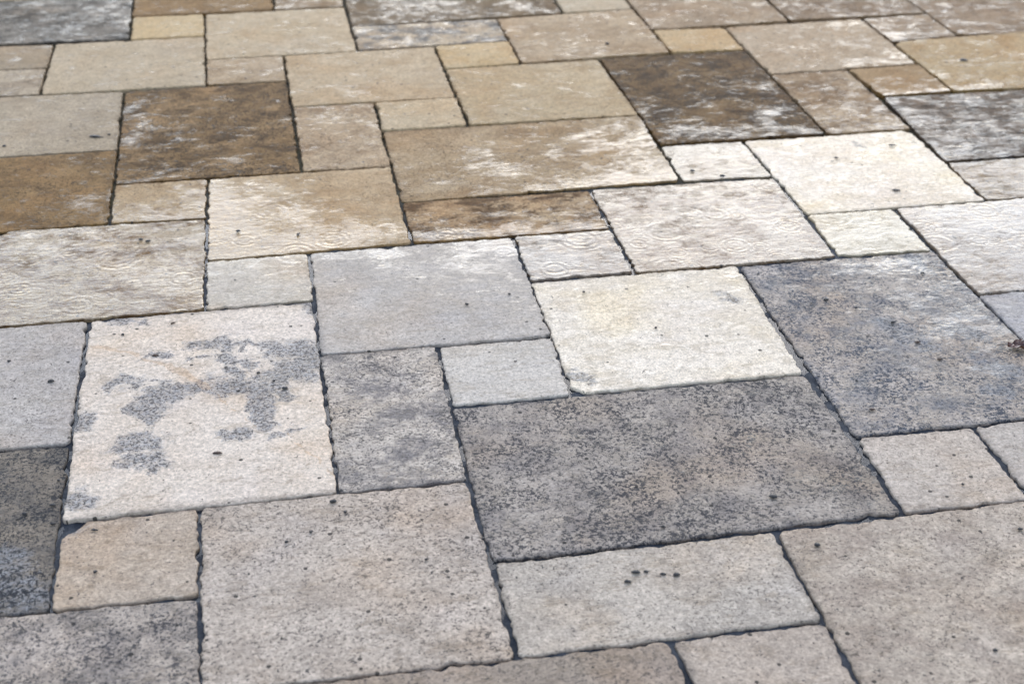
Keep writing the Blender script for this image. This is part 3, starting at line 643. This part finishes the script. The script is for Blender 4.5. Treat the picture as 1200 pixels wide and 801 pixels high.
# name, px, py, length mm, width mm, thickness mm, turn deg, material, label, category
BITS = [
 ('bud', 60, 448, 9.5, 7, 4, 15, M_DARK, 'dark bud on the pale grey stone left of the stained cream stone', 'bud'),
 ('bud', 11, 424, 5, 4.5, 3, 60, M_DARK, 'small black crumb near the left edge on the pale grey stone', 'bud'),
 ('husk', 334, 456, 9, 6, 3.2, -20, M_DARK, 'dark husk on the right side of the stained cream stone', 'husk'),
 ('bark_chip', 255, 532, 13, 5, 3, 4, M_BROWN, 'flat red brown bark chip low on the stained cream stone', 'bark chip'),
 ('husk', 182, 417.5, 9, 5, 3, 6, M_BROWN, 'brown husk in the grey patch along the orange vein', 'husk'),
 ('bud', 303, 438, 5.5, 5, 3, 0, M_DARK, 'black crumb at the upper edge of the long stain', 'bud'),
 ('seed', 321, 447, 4, 3.5, 2.5, 0, M_DARK, 'tiny black seed just left of the dark husk', 'seed'),
 ('leaf_scrap', 112, 161, 26, 9, 3, -8, M_DARK, 'slim blackish leaf scrap on the pale stone above the brown stone', 'leaf scrap'),
 ('seed', 128, 158.5, 7, 5, 3, 20, M_DARK, 'small dark seed right of the slim leaf scrap', 'seed'),
 ('seed', 5, 172, 8, 6, 3, 0, M_DARK, 'small dark seed at the far left above the brown stone', 'seed'),
 ('husk', 62, 593, 8.5, 4.5, 3, -4, M_DARK, 'upper of the black husks at the right side of the dark charcoal stone', 'husk'),
 ('husk', 62.5, 615, 7, 4, 3, 8, M_DARK, 'lower of the black husks at the right side of the dark charcoal stone', 'husk'),
 ('bud', 30, 603, 6.5, 6, 3.5, 70, M_DARK, 'round black bud in the middle of the dark charcoal stone', 'bud'),
 ('bark_chip', 111, 622, 9.5, 3.6, 2.4, -6, M_DARK, 'thin dark bark chip on the small beige chipped stone', 'bark chip'),
 ('seed', 112, 671, 5, 4.5, 3, 30, M_DARK, 'round black seed in the middle of the small beige chipped stone', 'seed'),
 ('bud', 390.5, 589, 9, 7, 4, 0, M_DARK, 'oval black bud at the top right of the large pitted square stone', 'bud'),
 ('seed', 365, 624, 5.5, 4.5, 3, 40, M_DARK, 'black crumb of grit below the oval black bud', 'seed'),
 ('seed', 336, 636, 5, 4, 3, 10, M_DARK, 'small black grit below left of the oval bud', 'seed'),
 ('seed', 405, 601, 4.5, 4, 3, 10, M_DARK, 'isolated tiny seed right of the oval black bud', 'seed'),
 ('bark_chip', 745, 671.5, 11, 6, 3, -8, M_DARK, 'largest dark chip of the cluster on the wide pale stone', 'bark chip'),
 ('seed', 757, 670.5, 6, 3.5, 2.4, 0, M_DARK, 'small seed just right of the largest dark chip', 'seed'),
 ('seed', 777, 673.5, 7.5, 4, 2.6, 4, M_DARK, 'middle seed in the row on the wide pale stone', 'seed'),
 ('bark_chip', 793, 674.5, 8.5, 5.5, 3, 12, M_DARK, 'right hand chip ending the row on the wide pale stone', 'bark chip'),
 ('bark_chip', 735.5, 682.5, 8.5, 5, 3, -5, M_DARK, 'dark chip just below the rest of the cluster', 'bark chip'),
 ('bud', 777, 618.5, 5.5, 5, 3.5, 0, M_DARK, 'black bud near the lower edge of the wide dark grey stone', 'bud'),
 ('bud', 906, 583.5, 11, 8, 4, -10, M_DARK, 'large black pit at the right of the wide dark grey stone', 'bud'),  # pit in the stone, stood in for by a raised dark lump
 ('bud', 957.5, 640, 7.5, 6, 4, 0, M_DARK, 'black bud near the top corner of the big bottom right stone', 'bud'),
 ('seed', 1166, 763, 5.5, 5, 3, 0, M_DARK, 'black seed low on the big bottom right stone', 'seed'),
 ('seed', 1195.5, 621, 6.5, 4.5, 3, 0, M_DARK, 'black seed at the right edge on the big bottom right stone', 'seed'),
 ('seed', 1128, 568.5, 4, 4, 3, 0, M_DARK, 'tiny seed on the small pale stone below the blue grey stone', 'seed'),
 ('bud', 968, 352.5, 8, 6.5, 4, 0, M_DARK, 'black bud in the upper part of the blue grey stone', 'bud'),
 ('bud', 1046.5, 379, 7.5, 5.5, 4, 15, M_DARK, 'black bud at the centre of the blue grey stone', 'bud'),
 ('seed', 1003, 362, 4.5, 4, 3, 0, M_DARK, 'small black seed between the buds of the blue grey stone', 'seed'),
 ('seed', 1081, 321, 6.5, 5, 3, 0, M_DARK, 'black seed near the top right of the blue grey stone', 'seed'),
 ('husk', 1075, 402, 9, 5.5, 3, 0, M_BROWN, 'brown husk right of centre on the blue grey stone', 'husk'),
 ('husk', 1101, 422, 8, 5, 3, 10, M_BROWN, 'reddish husk right of the orange streak on the blue grey stone', 'husk'),
 ('husk', 1022, 481, 9, 5, 3, 0, M_BROWN, 'brown husk near the lower edge of the blue grey stone', 'husk'),
 ('seed', 165, 281.5, 8, 6, 3, 0, M_DARK, 'left of the pair of black seeds on the rippled left stone', 'seed'),
 ('seed', 173.5, 283.5, 9, 5.5, 3, 0, M_DARK, 'right of the pair of black seeds on the rippled left stone', 'seed'),
 ('seed', 279, 272, 8, 7, 4, 0, M_DARK, 'black seed on the half wet tan stone', 'seed'),
 ('leaf_scrap', 350, 275.5, 11, 4, 3, 70, M_DARK, 'dark leaf scrap near the right end of the half wet tan stone', 'leaf scrap'),
 ('bud', 711.5, 52.5, 9, 9, 5, 0, M_DARK, 'round black bud on the tan stone at the top', 'bud'),
 ('leaf_scrap', 1129, 71.5, 17, 12, 4, -12, M_DARK, 'blackish leaf scrap on the large ochre stone', 'leaf scrap'),
 ('leaf_scrap', 1050, 224, 15, 8, 3, -12, M_DARK, 'dark leaf scrap low on the brightest white stone', 'leaf scrap'),
 ('leaf_scrap', 1045.5, 171, 15, 6, 3, 0, M_DARK, 'thin dark leaf scrap near the top of the brightest white stone', 'leaf scrap'),
 ('seed', 980, 186, 8, 6, 3, 0, M_DARK, 'small dark seed left of centre on the brightest white stone', 'seed'),
 ('seed', 811.5, 201, 9, 8, 3, 0, M_DARK, 'black seed at the left of the small wet stone', 'seed'),
 ('bud', 846.5, 207.5, 10, 8, 4, 0, M_DARK, 'black bud at the lower edge of the small wet stone', 'bud'),
 ('seed', 547, 357.5, 6, 5, 3, 0, M_DARK, 'black seed near the lower right of the pale grey middle stone', 'seed'),
 ('seed', 597, 345.5, 5, 4, 3, 0, M_DARK, 'small black seed near the right corner of the middle stone', 'seed'),
 ('seed', 684, 343, 5, 4, 3, 0, M_DARK, 'small seed at the upper left of the off white stone', 'seed'),
 ('seed', 768.5, 385, 4.5, 4, 3, 0, M_DARK, 'tiny seed at the centre of the off white stone', 'seed'),
 ('seed', 144, 393, 5, 4.5, 3, 0, M_DARK, 'small seed near the top left of the stained cream stone', 'seed'),
 ('husk', 203, 379.5, 8, 4, 2.5, 30, M_BROWN, 'small orange brown husk near the top of the stained cream stone', 'husk'),
 ('bud', 69, 564, 4, 4, 3, 0, M_DARK, 'tiny bud at the upper right of the dark charcoal stone', 'bud'),
 ('seed', 500, 656.5, 5, 4, 3, 20, M_DARK, 'small black grit in the left half of the picture bottom stone', 'seed'),
]
for nm, px, py, L_, W_, T_, ang, mt, lab, cat in BITS:
    me = chip_mesh(nm, L_/1000*1.15, W_/1000*1.25, T_/1000, rd)
    me.materials.append(mt)
    o = bpy.data.objects.new(nm, me); COL.objects.link(o)
    ang += rd.uniform(-18, 18) if nm == 'seed' else 0
    g = ground(px, py); o.location = (g.x, g.y, TOP-.0004)
    o.rotation_euler = (0, 0, R(ang)-TH*-1)
    tag(o, lab, cat, 'bits of dark plant litter on the wet stones')

# crumpled red-brown leaf caught in the joint at the right edge
g = ground(1194, 408)
leaf = bpy.data.objects.new('dead_leaf', None); COL.objects.link(leaf); leaf.location = (g.x, g.y, TOP); leaf.rotation_euler = (0, 0, R(-18))
tag(leaf, 'crumpled red brown dead leaf caught at the right edge', 'leaf')
bm = bmesh.new(); nx_, ny_ = 12, 8; gv = []
for i in range(nx_+1):
    t = i/nx_; x = (t-.5)*.040; wd = .0125*math.sin(math.pi*min(1, t*.93+.05))**.7*(1+.22*math.sin(t*21))
    row = []
    for k in range(ny_+1):
        s_ = k/ny_*2-1
        z = .0045*abs(s_)**1.5+.003*math.sin(t*9+s_*3)+.0028*mnoise.noise(Vector((t*6, s_*3, 2)))+.0035
        row.append(bm.verts.new((x, s_*wd, max(z, .0003))))
    gv.append(row)
for i in range(nx_):
    for k in range(ny_): bm.faces.new((gv[i][k], gv[i+1][k], gv[i+1][k+1], gv[i][k+1]))
me = bpy.data.meshes.new('blade'); bm.to_mesh(me); bm.free(); me.materials.append(M_LEAF)
bl = bpy.data.objects.new('blade', me); COL.objects.link(bl); bl.parent = leaf
md = bl.modifiers.new('solid', 'SOLIDIFY'); md.thickness = .0006
me = chip_mesh('stalk', .022, .0016, .0016, rd, 2); me.materials.append(M_DARK)
sk = bpy.data.objects.new('stalk', me); COL.objects.link(sk); sk.parent = leaf; sk.location = (-.028, 0, .002); sk.rotation_euler = (0, 0, R(12))
